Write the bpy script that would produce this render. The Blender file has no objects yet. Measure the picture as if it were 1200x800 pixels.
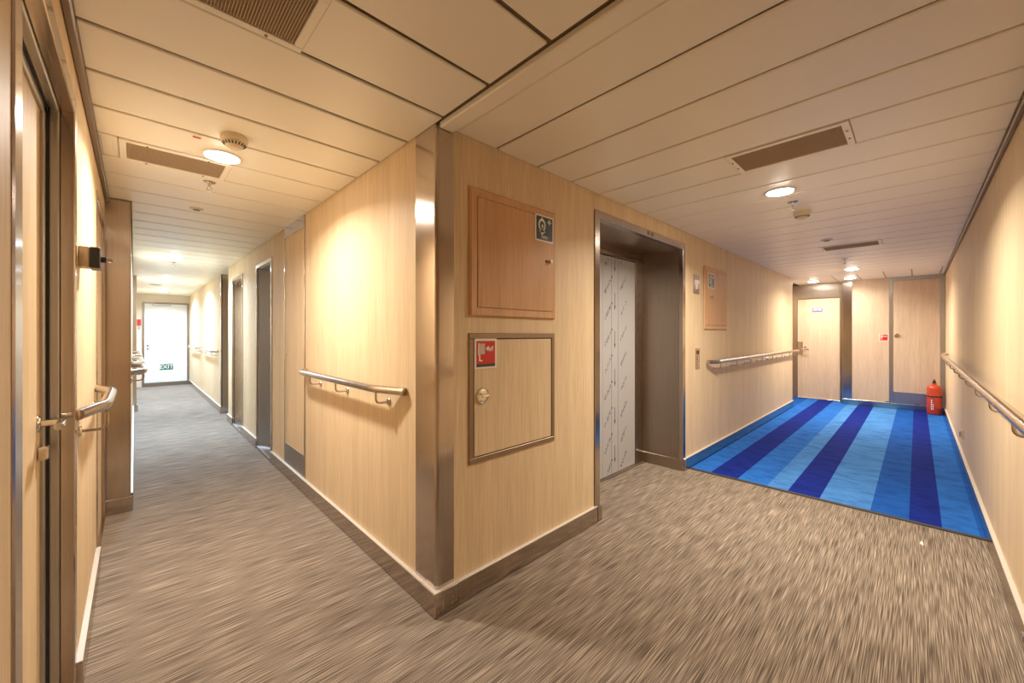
import bpy, bmesh, math, random
from mathutils import Vector, Matrix
random.seed(7)
S = bpy.context.scene
COL = S.collection
PI = math.pi
# ------------------------------------------------------------------ camera, world, exposure
H = 2.15          # ceiling height
CAMZ = 1.23       # eye height
YAW = 46.0        # degrees from the view axis to the right-hand corridor (+X); the other corridor is +Y
cam_d = bpy.data.cameras.new('camera'); cam = bpy.data.objects.new('camera', cam_d); COL.objects.link(cam)
cam.location = (0, 0, CAMZ)
cam.rotation_euler = (PI/2, 0, math.radians(YAW) - PI/2)
cam_d.sensor_fit = 'HORIZONTAL'; cam_d.sensor_width = 36.0
cam_d.lens = 458.0/1200*36.0
cam_d.shift_y = -9.0/1200
cam_d.clip_start = 0.01
S.camera = cam
w = bpy.data.worlds.new('world'); S.world = w; w.use_nodes = True
w.node_tree.nodes['Background'].inputs[0].default_value = (.9, .8, .65, 1)
w.node_tree.nodes['Background'].inputs[1].default_value = 0.02
S.view_settings.view_transform = 'Standard'; S.view_settings.look = 'None'
S.view_settings.exposure = 1.1; S.view_settings.gamma = 1.0
S.view_settings.use_curve_mapping = False
LAMP_W = 33.0               # watts of one warm downlight
WARM = (1.0, .93, .83); COOL = (.50, .71, 1.0); NEUTRAL = (1.0, .90, .76)

# ------------------------------------------------------------------ materials
M = {}
def new_mat(name):
    m = bpy.data.materials.new(name); m.use_nodes = True
    return m, m.node_tree, m.node_tree.nodes['Principled BSDF']
def plain(name, col, rough=.5, metal=0.0, spec=.5, coat=0.0, emit=None, noise=0.0):
    m, nt, p = new_mat(name)
    p.inputs['Base Color'].default_value = (*col, 1)
    p.inputs['Roughness'].default_value = rough; p.inputs['Metallic'].default_value = metal
    p.inputs['Specular IOR Level'].default_value = spec; p.inputs['Coat Weight'].default_value = coat
    if emit:
        p.inputs['Emission Color'].default_value = (*emit[0], 1); p.inputs['Emission Strength'].default_value = emit[1]
    if noise:
        g = nt.nodes.new('ShaderNodeNewGeometry'); n = nt.nodes.new('ShaderNodeTexNoise'); n.inputs['Scale'].default_value = 6
        nt.links.new(g.outputs['Position'], n.inputs['Vector'])
        r = nt.nodes.new('ShaderNodeMapRange'); r.inputs['To Min'].default_value = rough-noise; r.inputs['To Max'].default_value = rough+noise
        nt.links.new(n.outputs['Fac'], r.inputs['Value']); nt.links.new(r.outputs[0], p.inputs['Roughness'])
    M[name] = m; return m
def ramp(nt, src, stops):
    r = nt.nodes.new('ShaderNodeValToRGB'); e = r.color_ramp.elements
    e[0].position, e[0].color = stops[0][0], (*stops[0][1], 1)
    e[1].position, e[1].color = stops[-1][0], (*stops[-1][1], 1)
    for pos, c in stops[1:-1]:
        k = e.new(pos); k.color = (*c, 1)
    nt.links.new(src, r.inputs['Fac']); return r
def pos_noise(nt, scale, detail=3, rough=.55, sc=1.0):
    g = nt.nodes.new('ShaderNodeNewGeometry'); mp = nt.nodes.new('ShaderNodeMapping'); mp.inputs['Scale'].default_value = scale
    n = nt.nodes.new('ShaderNodeTexNoise'); n.inputs['Scale'].default_value = sc; n.inputs['Detail'].default_value = detail; n.inputs['Roughness'].default_value = rough
    nt.links.new(g.outputs['Position'], mp.inputs['Vector']); nt.links.new(mp.outputs[0], n.inputs['Vector'])
    return n
def mixc(nt, a, b, fac, mode='MIX'):
    mx = nt.nodes.new('ShaderNodeMix'); mx.data_type = 'RGBA'; mx.blend_type = mode
    for s, v in ((0, fac), (6, a), (7, b)):
        if hasattr(v, 'links') or hasattr(v, 'is_linked'): nt.links.new(v, mx.inputs[s])
        else: mx.inputs[s].default_value = v if s == 0 else (*v, 1)
    return mx.outputs[2]
def wood(name, dark, mid, light, rough=.55):
    m, nt, p = new_mat(name)
    fine = pos_noise(nt, (230, 230, 4.0), 4, .65)
    broad = pos_noise(nt, (9, 9, .5), 4, .65)
    c1 = ramp(nt, fine.outputs['Fac'], [(.28, dark), (.5, mid), (.72, light)])
    c2 = ramp(nt, broad.outputs['Fac'], [(.3, (.90, .885, .86)), (.7, (1.05, 1.04, 1.02))])
    nt.links.new(mixc(nt, c1.outputs[0], c2.outputs[0], 1.0, 'MULTIPLY'), p.inputs['Base Color'])
    p.inputs['Roughness'].default_value = rough; p.inputs['Specular IOR Level'].default_value = .32
    b = nt.nodes.new('ShaderNodeBump'); b.inputs['Strength'].default_value = .05; b.inputs['Distance'].default_value = .002
    nt.links.new(fine.outputs['Fac'], b.inputs['Height']); nt.links.new(b.outputs[0], p.inputs['Normal'])
    M[name] = m
def steel(name, col, rough, grain=(320, 320, 2.5)):
    m, nt, p = new_mat(name)
    n = pos_noise(nt, grain, 3, .6); big = pos_noise(nt, (4, 4, 3), 3, .6)
    c = ramp(nt, n.outputs['Fac'], [(.3, tuple(v*.88 for v in col)), (.7, tuple(min(1, v*1.08) for v in col))])
    nt.links.new(c.outputs[0], p.inputs['Base Color'])
    p.inputs['Metallic'].default_value = 1.0
    r = nt.nodes.new('ShaderNodeMapRange'); r.inputs['To Min'].default_value = rough-.02; r.inputs['To Max'].default_value = rough+.03
    nt.links.new(big.outputs['Fac'], r.inputs['Value']); nt.links.new(r.outputs[0], p.inputs['Roughness'])
    b = nt.nodes.new('ShaderNodeBump'); b.inputs['Strength'].default_value = .03; b.inputs['Distance'].default_value = .0006
    p.inputs['Anisotropic'].default_value = .7
    tg = nt.nodes.new('ShaderNodeTangent'); tg.direction_type = 'RADIAL'; tg.axis = 'Z'; nt.links.new(tg.outputs[0], p.inputs['Tangent'])
    nt.links.new(n.outputs['Fac'], b.inputs['Height']); nt.links.new(b.outputs[0], p.inputs['Normal'])
    M[name] = m
wood('oak', (.65, .475, .28), (.775, .60, .385), (.86, .695, .475))
wood('red_oak', (.55, .31, .155), (.67, .395, .21), (.75, .475, .275), .45)
wood('grey_oak', (.54, .40, .28), (.66, .51, .37), (.74, .60, .46))
steel('steel', (.56, .48, .415), .19)
steel('dark_steel', (.42, .355, .30), .32)
steel('grey_steel', (.50, .49, .48), .36)
plain('ledge_sheen', (.80, .76, .70), .34, .35)  # skirting tops paler than their steel: reflected ceiling light put into the colour
plain('polished', (.72, .68, .63), .16, 1.0, noise=.04)
plain('ceiling_paint', (.91, .85, .735), .36, 0, .5)
plain('ceiling_joint', (.22, .155, .09), .7)
plain('ceiling_gap', (.46, .35, .23), .7)
plain('bronze_frame', (.30, .205, .135), .45, .6)
plain('bronze_trim', (.25, .19, .14), .4, .6)
plain('cream_plastic', (.74, .64, .47), .45)
plain('dark_slot', (.05, .04, .03), .6)
plain('black_plastic', (.03, .028, .03), .45)
plain('brown_mesh', (.55, .42, .28), .55, .1)
plain('duct', (.20, .14, .09), .8)
plain('rubber', (.045, .042, .04), .7)
plain('white_paint', (.82, .82, .81), .35)
plain('cream_wall', (.74, .62, .48), .45)
plain('sign_white', (.85, .82, .74), .4)
plain('sign_red', (.62, .018, .012), .35)
plain('sign_dark', (.035, .045, .042), .35)
plain('sign_green', (.02, .12, .07), .4)
plain('sign_purple', (.17, .13, .38), .4)
plain('reel_grey', (.62, .48, .42), .45)
plain('extinguisher_red', (.55, .055, .02), .28, 0, .5, .4)
plain('film', (.43, .415, .41), .42)
plain('film_ink', (.11, .12, .16), .6)
plain('arrow_ink', (.03, .03, .04), .6)
plain('alarm_red', (.65, .02, .03), .35)
plain('diffuser_warm', (.9, .85, .75), .4, emit=(WARM, 34.0))
plain('diffuser_cool', (.85, .9, .95), .4, emit=(COOL, 40.0))
def carpet_mats():
    m, nt, p = new_mat('brown_carpet')
    n1 = pos_noise(nt, (5.2, 310, 1), 1, .5); n2 = pos_noise(nt, (8, 520, 1), 1, .5); n3 = pos_noise(nt, (2.2, 18, 1), 2, .5)
    a = ramp(nt, n1.outputs['Fac'], [(.36, (.145, .113, .088)), (.5, (.275, .224, .176)), (.64, (.45, .38, .305))])
    b = ramp(nt, n2.outputs['Fac'], [(.3, (.55, .52, .50)), (.7, (1.25, 1.22, 1.18))])
    c = ramp(nt, n3.outputs['Fac'], [(.3, (.88, .88, .88)), (.7, (1.08, 1.08, 1.08))])
    x = mixc(nt, a.outputs[0], b.outputs[0], .85, 'MULTIPLY'); x = mixc(nt, x, c.outputs[0], 1.0, 'MULTIPLY')
    nt.links.new(x, p.inputs['Base Color']); p.inputs['Roughness'].default_value = .95; p.inputs['Specular IOR Level'].default_value = .1
    bp = nt.nodes.new('ShaderNodeBump'); bp.inputs['Strength'].default_value = .5; bp.inputs['Distance'].default_value = .004
    nt.links.new(n1.outputs['Fac'], bp.inputs['Height']); nt.links.new(bp.outputs[0], p.inputs['Normal'])
    M['brown_carpet'] = m
    m, nt, p = new_mat('blue_carpet')
    g = nt.nodes.new('ShaderNodeNewGeometry'); sx = nt.nodes.new('ShaderNodeSeparateXYZ'); nt.links.new(g.outputs['Position'], sx.inputs[0])
    mr = nt.nodes.new('ShaderNodeMapRange'); mr.inputs['From Min'].default_value = -.35; mr.inputs['From Max'].default_value = 1.75
    nt.links.new(sx.outputs['Y'], mr.inputs['Value'])
    D = (.006, .022, .25); Lt = (.022, .15, .57); Md = (.010, .095, .43); Li = (.065, .235, .62); M2 = (.022, .145, .54)
    edges = [(-9, Md), (-.275, M2), (-.120, D), (.032, Md), (.224, Li), (.50, D), (.70, Li), (.835, Lt), (1.045, D), (1.265, Lt), (1.43, Md)]
    r = nt.nodes.new('ShaderNodeValToRGB'); r.color_ramp.interpolation = 'CONSTANT'; e = r.color_ramp.elements
    for i, (y, c) in enumerate(edges):
        pos = max(0, (y+.35)/2.1)
        k = e[0] if i == 0 else (e[1] if i == 1 else e.new(pos))
        k.position = pos; k.color = (*c, 1)
    nt.links.new(mr.outputs[0], r.inputs['Fac'])
    n = pos_noise(nt, (9, 5, 1), 4, .7); n2 = pos_noise(nt, (260, 260, 1), 2, .5)
    v = ramp(nt, n.outputs['Fac'], [(.34, (.66, .66, .72)), (.5, (1, 1, 1)), (.7, (1.22, 1.2, 1.12))])
    x = mixc(nt, r.outputs[0], v.outputs[0], 1.0, 'MULTIPLY')
    nt.links.new(x, p.inputs['Base Color']); p.inputs['Roughness'].default_value = .9; p.inputs['Specular IOR Level'].default_value = .1
    bp = nt.nodes.new('ShaderNodeBump'); bp.inputs['Strength'].default_value = .5; bp.inputs['Distance'].default_value = .003
    nt.links.new(n2.outputs['Fac'], bp.inputs['Height']); nt.links.new(bp.outputs[0], p.inputs['Normal'])
    M['blue_carpet'] = m
carpet_mats()

# ------------------------------------------------------------------ mesh helpers
def BM(): return bmesh.new()
def box(bm, x0, x1, y0, y1, z0, z1, bev=0.0):
    if x0 > x1: x0, x1 = x1, x0
    if y0 > y1: y0, y1 = y1, y0
    if z0 > z1: z0, z1 = z1, z0
    r = bmesh.ops.create_cube(bm, size=1.0, matrix=Matrix.Translation(((x0+x1)/2, (y0+y1)/2, (z0+z1)/2)) @ Matrix.Diagonal((x1-x0, y1-y0, z1-z0, 1)))
    if bev > 0:
        es = list({e for v in r['verts'] for e in v.link_edges})
        bmesh.ops.bevel(bm, geom=es, offset=bev, segments=1, affect='EDGES', profile=.5)
    return bm
def cyl(bm, c, axis, r, length, seg=24, r2=None):
    a = Vector(axis).normalized(); q = Vector((0, 0, 1)).rotation_difference(a)
    mt = Matrix.Translation(Vector(c)) @ q.to_matrix().to_4x4()
    bmesh.ops.create_cone(bm, cap_ends=True, segments=seg, radius1=r, radius2=r if r2 is None else r2, depth=length, matrix=mt)
    return bm
def lathe(bm, c, prof, seg=32, axis=(0, 0, 1)):
    q = Vector((0, 0, 1)).rotation_difference(Vector(axis).normalized()); c = Vector(c); rings = []
    for r, z in prof:
        rings.append([bm.verts.new(c + q @ Vector((max(r, 1e-5)*math.cos(2*PI*k/seg), max(r, 1e-5)*math.sin(2*PI*k/seg), z))) for k in range(seg)])
    for a, b in zip(rings, rings[1:]):
        for k in range(seg): bm.faces.new((a[k], a[(k+1) % seg], b[(k+1) % seg], b[k]))
    bmesh.ops.recalc_face_normals(bm, faces=bm.faces[:]); return bm
def arc_pts(pts, rad, n=5):
    out = [Vector(pts[0])]
    for i in range(1, len(pts)-1):
        p, a, b = Vector(pts[i]), Vector(pts[i-1]), Vector(pts[i+1])
        u, v = (a-p), (b-p); k = min(rad, u.length*.48, v.length*.48); s, e = p+u.normalized()*k, p+v.normalized()*k
        for t in range(n+1):
            t /= n; out.append(s*(1-t)**2 + p*2*t*(1-t) + e*t*t)
    out.append(Vector(pts[-1])); return out
def tube(bm, pts, r, seg=14, bend=0.0):
    P = arc_pts(pts, bend) if bend and len(pts) > 2 else [Vector(p) for p in pts]
    rings = []; up = None
    for i, p in enumerate(P):
        t = ((P[i+1]-p) if i == 0 else (p-P[i-1]) if i == len(P)-1 else (P[i+1]-P[i-1])).normalized()
        if up is None: up = t.orthogonal().normalized()
        up = (up - t*up.dot(t)).normalized(); s = t.cross(up)
        rings.append([bm.verts.new(p + up*r*math.cos(2*PI*k/seg) + s*r*math.sin(2*PI*k/seg)) for k in range(seg)])
    for a, b in zip(rings, rings[1:]):
        for k in range(seg): bm.faces.new((a[k], a[(k+1) % seg], b[(k+1) % seg], b[k]))
    bm.faces.new(rings[0][::-1]); bm.faces.new(rings[-1])
    bmesh.ops.recalc_face_normals(bm, faces=bm.faces[:]); return bm
def sheet(bm, fr, polys, d0, d1):
    """extruded flat polygons in a face frame fr=(origin,u,v,n): used for printed marks, d0..d1 above the face"""
    o, u, v, n = [Vector(q) for q in fr]
    for poly in polys:
        a = [bm.verts.new(o+u*x+v*y+n*d1) for x, y in poly]; b = [bm.verts.new(o+u*x+v*y+n*d0) for x, y in poly]
        bm.faces.new(a); bm.faces.new(b[::-1])
        for k in range(len(poly)): bm.faces.new((a[k], b[k], b[(k+1) % len(poly)], a[(k+1) % len(poly)]))
    bmesh.ops.recalc_face_normals(bm, faces=bm.faces[:]); return bm
def rect(x0, y0, x1, y1): return [(x0, y0), (x1, y0), (x1, y1), (x0, y1)]
def ngon(cx, cy, rx, ry, n=20): return [(cx+rx*math.cos(2*PI*k/n), cy+ry*math.sin(2*PI*k/n)) for k in range(n)]
def stroke(a, b, wd):
    a, b = Vector(a), Vector(b); t = (b-a).normalized()*wd/2; s = Vector((-t.y, t.x))
    return [tuple(a-s), tuple(b-s), tuple(b+s), tuple(a+s)]
def text_bm(fr, txt, cx, cy, h, d, wscale=1.0):
    cu = bpy.data.curves.new('t', 'FONT'); cu.body = txt; cu.size = 1; cu.align_x = 'CENTER'; cu.align_y = 'CENTER'; cu.offset = .015
    ob = bpy.data.objects.new('t', cu); COL.objects.link(ob); bpy.context.view_layer.update()
    dg = bpy.context.evaluated_depsgraph_get(); me = bpy.data.meshes.new_from_object(ob.evaluated_get(dg))
    bpy.data.objects.remove(ob); bpy.data.curves.remove(cu)
    bm = BM(); bm.from_mesh(me); bpy.data.meshes.remove(me)
    o, u, v, n = [Vector(q) for q in fr]; s = h/.70
    for vt in bm.verts: vt.co = o+u*(cx+vt.co.x*s*wscale)+v*(cy+vt.co.y*s)+n*d
    return bm
ORG = {}
def link(name, bm, mat, parent=None, smooth=False, origin=None, stuff=False):
    me = bpy.data.meshes.new(name)
    if smooth:
        for f in bm.faces: f.smooth = True
        for e in bm.edges:
            if len(e.link_faces) == 2 and e.calc_face_angle(0) > .6: e.smooth = False
    if parent is not None: org = ORG[parent.name]
    elif origin is not None: org = Vector(origin)
    else:
        xs = [v.co for v in bm.verts]
        org = Vector(((min(v.x for v in xs)+max(v.x for v in xs))/2, (min(v.y for v in xs)+max(v.y for v in xs))/2, min(v.z for v in xs)))
    bmesh.ops.translate(bm, verts=bm.verts[:], vec=-org)
    bm.to_mesh(me); bm.free()
    me.materials.append(M[mat])
    o = bpy.data.objects.new(name, me); COL.objects.link(o)
    ORG[o.name] = org.copy()
    if parent is not None: o.parent = parent
    else: o.location = org
    if stuff: o['kind'] = 'stuff'
    return o
def tag(o, label, cat, group=None, kind=None):
    o['label'] = label; o['category'] = cat
    if group: o['group'] = group
    if kind: o['kind'] = kind
    return o
def thing(name, loc, label, cat, group=None, kind=None):
    o = bpy.data.objects.new(name, None); COL.objects.link(o); o.location = loc; o.empty_display_size = .05
    ORG[o.name] = Vector(loc); return tag(o, label, cat, group, kind)
def dup(root, loc, label):
    def cp(o, par):
        c = o.copy(); COL.objects.link(c); c.parent = par
        for ch in list(o.children): cp(ch, c)
        return c
    kids = list(root.children); r = root.copy(); COL.objects.link(r); r.location = loc; r['label'] = label
    for k in kids: cp(k, r)
    ORG[r.name] = Vector(loc); return r
def b1(name, dims, mat, parent=None, bev=0.0, **k):
    return link(name, box(BM(), *dims, bev), mat, parent, **k)
def multi(boxes, bev=0.0):
    bm = BM()
    for d in boxes: box(bm, *d, bev)
    return bm

# ------------------------------------------------------------------ plan of the place (metres)
XA = .95; YB = 1.46          # faces of the central block: XA faces the long corridor, YB the wide one
XL = -.145; YR = -.305       # long corridor's other wall, wide corridor's other wall
XL2 = -.022; YRET = 3.80     # beyond the steel return the long corridor's wall steps in
YEND = 12.4; XFAR = .965
XDOOR = 9.1; XPAN = 8.9; XBEND = 8.0; YB2 = 1.68
T = .012                     # panel thickness
BH = .105; BP = .018          # skirting height and projection

# ------------------------------------------------------------------ floor
fl = b1('floor', (-.4, 9.4, -.5, 12.7, -.10, 0), 'brown_carpet'); tag(fl, 'brown streaked loop-pile carpet covering both corridors', 'floor', kind='structure')
bc = b1('carpet', (3.665, XDOOR-.02, YR+.004, YB-.021, .0005, .006), 'blue_carpet')
tag(bc, 'blue striped carpet laid before the far doors', 'carpet')
tr = b1('trim_5', (3.635, 3.665, YR+.004, YB-.021, .0, .009), 'rubber', bev=.003); tag(tr, 'dark metal edging strip between brown and blue carpet', 'trim', kind='structure')
b2 = b1('carpet', (XBEND+.02, XDOOR-.02, YB-.021, YB2-.03, .0005, .006), 'blue_carpet'); tag(b2, 'narrow blue carpet infill by the door with a purple sign', 'carpet')

# ------------------------------------------------------------------ ceiling: slab + separate strips
ce = b1('ceiling', (-.4, 9.4, -.5, 12.7, H+.013, H+.12), 'ceiling_joint', origin=(0, 0, 0)); tag(ce, 'cream painted metal strip ceiling', 'ceiling', kind='structure')
SEAM_L = 1.105; SEAM_R = 1.30; PL = .2985; PR = .3025; GAP = .017
grilles_l = {(0): (-.055, .39), (5): (-.055, .385)}     # index of the strip: x range cut for a grille
LSTR = []; k = -5
while True:
    a = SEAM_L+k*PL; b = a+PL
    if a > YEND: break
    LSTR.append((k, max(a, YR), min(b, YEND))); k += 1
for k, a, b in LSTR:
    x0 = XL+.02 if a < YRET-.05 else XL2+.006
    x1 = XA if b > YB else XA-.004
    if a > 6.6: x1 = 1.35
    segs = [(x0, x1)]
    if k in grilles_l: g = grilles_l[k]; segs = [(x0, g[0]), (g[1], x1)]
    for s in segs:
        b1('ceiling_panel', (s[0], s[1]-.002, a+GAP/2, b-GAP/2, H, H+.012), 'ceiling_paint', ce, .0035)
grilles_r = {3: (.205, .70), 13: (.24, .725)}
RSTR = [(-1, 1.052, SEAM_R)]+[(k, SEAM_R+k*PR, SEAM_R+(k+1)*PR) for k in range(22)]
for k, a, b in RSTR:
    segs = [(YR+.02, YB)]
    if k in grilles_r: g = grilles_r[k]; segs = [(YR+.02, g[0]), (g[1], YB)]
    for s in segs:
        b1('ceiling_panel', (a+.006, b-.006, s[0], s[1]-.002, H, H+.012), 'ceiling_paint', ce, .0045)
xe = SEAM_R+22*PR
for i in range(7):
    y0 = -.25+.3*(i-1); y1 = min(y0+.3, YB2)
    b1('ceiling_panel', (xe+.01, XDOOR, max(y0, YR+.005)+.005, y1-.005, H, H+.012), 'ceiling_paint', ce, .003)
bb = thing('trim_1', (1.0, .6, H-.016), 'cream ceiling beam cover running from the steel corner', 'trim', kind='structure')
b1('cover_strip', (.962, 1.034, YR, YB-.004, H-.016, H+.012), 'ceiling_paint', bb, .005)
b1('edge_strip', (1.038, 1.052, YR, YB-.004, H-.004, H+.012), 'ceiling_paint', bb, .003)
t2 = link('trim_2', multi([(XL, XL+.022, YR, YRET, H-.028, H+.015)], .004), 'bronze_trim'); tag(t2, 'dark ceiling edge trim above the wall with the door holder', 'trim', kind='structure')
t3 = link('trim_3', multi([(XL+.022, XPAN, YR, YR+.02, H-.02, H+.015)], .004), 'bronze_trim'); tag(t3, 'dark ceiling edge trim above the long handrail wall', 'trim', kind='structure')

# ------------------------------------------------------------------ walls: backing + separate laminate panels
def panels_x(parent, xf, nx, ys, z0, z1, mat='oak'):      # faces +-x at x=xf ; nx = direction the face looks
    for a, b in zip(ys, ys[1:]):
        b1('wall_panel', (xf, xf-nx*T, a+.001, b-.001, z0, z1), mat, parent, .0012)
def panels_y(parent, yf, ny, xs, z0, z1, mat='oak'):
    for a, b in zip(xs, xs[1:]):
        b1('wall_panel', (a+.001, b-.001, yf, yf-ny*T, z0, z1), mat, parent, .0012)
ZT = H+.015
# left wall (x = XL)
wl = link('wall_left', multi([(XL-.25, XL-T, YR-.1, 1.05, 0, ZT+.01), (XL-.25, XL-T, 1.97, 3.03, 0, ZT+.01), (XL-.25, XL-T, 1.05, 1.97, 1.99, ZT+.01), (XL-.25, XL-.10, 1.05, 1.97, 0, 1.99),
     (XL-.25, XL-T, 3.72, YRET+.02, 0, ZT+.01), (XL-.25, XL-T, 3.03, 3.72, 1.95, ZT+.01), (XL-.25, XL-.07, 3.03, 3.72, 0, 1.95)]), 'ceiling_gap', origin=(XL, 1, 0))
tag(wl, 'oak laminate wall with a narrow handrail between two doors', 'wall', kind='structure')
panels_x(wl, XL, 1, [YR, .40, 1.028], BH-.01, ZT); panels_x(wl, XL, 1, [1.992, 2.985], BH-.01, ZT)
panels_x(wl, XL, 1, [1.028, 1.992], 2.017, ZT); panels_x(wl, XL, 1, [2.985, 3.795], 1.985, ZT)
# left wall beyond the return
w2 = link('wall_left_far', multi([(XL-.25, XL2-T, YRET+.02, YEND+.1, 0, ZT+.01)]), 'ceiling_gap', origin=(XL2, 8, 0)); tag(w2, 'pale laminate wall running on to the exit door', 'wall', kind='structure')
panels_x(w2, XL2, 1, [YRET+.06, 4.9, 6.1, 7.3, 8.55], BH-.01, ZT); panels_x(w2, XL2, 1, [8.75, 10, 11.2, YEND], BH-.01, ZT)
rt = thing('steel_return', (XL, YRET, 0), 'brushed steel return stepping out of the wall past the door holder', 'wall cladding', kind='structure')
b1('cladding', (XL-.02, XL2, YRET, YRET+.02, .0, ZT), 'steel', rt, .002); b1('edge_cladding', (XL2-.004, XL2+.003, YRET, YRET+.06, .0, ZT), 'steel', rt, .001)
b1('kick_plate', (XL+.001, XL2+.014, YRET-.014, YRET+.001, .0, BH), 'steel', rt, .003)
cp = thing('steel_column', (XL2, 8.65, 0), 'slim steel column halfway along the wall to the exit door', 'wall cladding', kind='structure')
b1('cladding', (XL2-.05, XL2+.045, 8.56, 8.74, 0, ZT), 'steel', cp, .003); b1('kick_plate', (XL2, XL2+.06, 8.545, 8.755, 0, BH), 'steel', cp, .003)
# right wall (y = YR)
wr = link('wall_right', multi([(XL-.25, XDOOR+.3, YR-.25, YR-T, 0, ZT+.01)]), 'ceiling_gap', origin=(4, YR, 0)); tag(wr, 'oak laminate wall carrying the long steel handrail', 'wall', kind='structure')
panels_y(wr, YR, 1, [XL, 1.0, 2.2, 3.4, 4.6, 5.8, 7.0, 8.0, XPAN], BH-.01, ZT)
# central block, face A (x = XA) along the long corridor
D1 = (4.33, 4.93); D2 = (5.72, 6.38); YA_END = 6.74; YCOL = 7.45
wa = link('wall_center_left', multi([(XA+T, 1.6, YB+.1, D1[0], 0, ZT+.01), (XA+T, 1.6, D1[1], D2[0], 0, ZT+.01), (XA+T, 1.6, D2[1], YA_END, 0, ZT+.01),
     (XA+T, 1.6, D1[0], D1[1], 1.93, ZT+.01), (XA+T, 1.6, D2[0], D2[1], 1.93, ZT+.01), (1.16, 1.6, D1[0], D1[1], 0, 1.93), (1.16, 1.6, D2[0], D2[1], 0, 1.93), (1.32, 1.6, YA_END, YCOL, 0, ZT+.01)]), 'ceiling_gap', origin=(XA, 4, 0))
tag(wa, 'oak laminate wall of the corner block with recessed doorways', 'wall', kind='structure')
panels_x(wa, XA, -1, [1.630, 3.285], BH-.01, ZT); panels_x(wa, XA, -1, [3.86, 4.24, 4.295], BH-.01, ZT); panels_x(wa, XA, -1, [4.965, 5.685], BH-.01, ZT); panels_x(wa, XA, -1, [6.415, YA_END], BH-.01, ZT)
panels_x(wa, XA, -1, [4.295, 4.965], 1.965, ZT); panels_x(wa, XA, -1, [5.685, 6.415], 1.965, ZT)
panels_x(wa, 1.31, -1, [YA_END, YCOL], 0, ZT)
# far stretch of that side
wf = link('wall_far_left', multi([(XFAR+T, 1.6, YCOL+.02, YEND+.1, 0, ZT+.01)]), 'ceiling_gap', origin=(XFAR, 10, 0)); tag(wf, 'laminate wall past the alcove leading to the exit door', 'wall', kind='structure')
panels_x(wf, XFAR, -1, [7.55, 8.7, 9.9, 11.1, YEND], BH-.01, ZT)
ac = thing('steel_corner', (XFAR, YCOL, 0), 'brushed steel cladding on the far corner of the alcove', 'wall cladding', kind='structure')
b1('cladding', (XFAR-.003, 1.32, YCOL, YCOL+.02, 0, ZT), 'steel', ac, .002); b1('edge_cladding', (XFAR-.003, XFAR+.01, YCOL, YCOL+.10, 0, ZT), 'steel', ac, .001)
b1('kick_plate', (XFAR-.02, 1.31, YCOL-.015, YCOL+.001, 0, BH), 'steel', ac, .003)
# face B (y = YB) along the wide corridor
LX0, LX1 = 2.21, 3.53; LTOP = 1.985; LY = 1.845
wb = link('wall_center_right', multi([(XA+.1, LX0-.02, YB+T, YB+.14, 0, ZT+.01), (LX1+.02, XBEND, YB+T, YB2+.1, 0, ZT+.01), (LX0-.02, LX1+.02, YB+T, YB+.14, LTOP+.02, ZT+.01), (LX0-.1, LX1+.1, LY+.08, LY+.2, 0, ZT), (XBEND-.1, XDOOR+.2, YB2+T, YB2+.1, 0, ZT+.01)]), 'ceiling_gap', origin=(4, YB, 0))
tag(wb, 'oak laminate wall of the corner block around the lift', 'wall', kind='structure')
panels_y(wb, YB, -1, [1.041, 2.152], BH-.01, ZT); panels_y(wb, YB, -1, [3.592, 4.75, 5.9, 6.95, 7.45, XBEND], BH-.01, ZT); panels_y(wb, YB, -1, [2.152, 3.592], 2.045, ZT)
panels_y(wb, YB2, -1, [XBEND, XDOOR], 0, ZT)
b1('end_cladding', (XBEND, XBEND+.01, YB-.002, YB2, 0, ZT), 'steel', wb, .002)
# steel corner of the block
sc = thing('steel_corner', (XA, YB, 0), 'tall brushed steel cladding on the near corner of the block', 'wall cladding', kind='structure')
bm = BM(); r = .018
prof = [(XA-.003, 1.630), (XA-.003, YB-.003+r)]+[(XA-.003+r-r*math.cos(t*PI/12), YB-.003+r-r*math.sin(t*PI/12)) for t in range(1, 6)]+[(XA-.003+r, YB-.003), (1.041, YB-.003), (1.041, YB+.03), (XA+.03, YB+.03), (XA+.03, 1.630)]
lo = [bm.verts.new((x, y, BH-.01)) for x, y in prof]; hi = [bm.verts.new((x, y, H+.004)) for x, y in prof]
n = len(prof)
for k in range(n): bm.faces.new((lo[k], lo[(k+1) % n], hi[(k+1) % n], hi[k]))
bm.faces.new(lo[::-1]); bm.faces.new(hi); bmesh.ops.recalc_face_normals(bm, faces=bm.faces[:])
link('cladding', bm, 'steel', sc, smooth=True)
link('corner_filler', multi([(XA+.03, 1.05, YB+.03, YB+.12, 0, ZT), (XA+.03, 1.10, YB+.10, 1.66, 0, ZT)]), 'ceiling_gap', sc)
b1('top_channel', (XA+.0, 1.03, YB-.001, YB+.12, H-.02, H+.015), 'dark_steel', sc)

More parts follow.
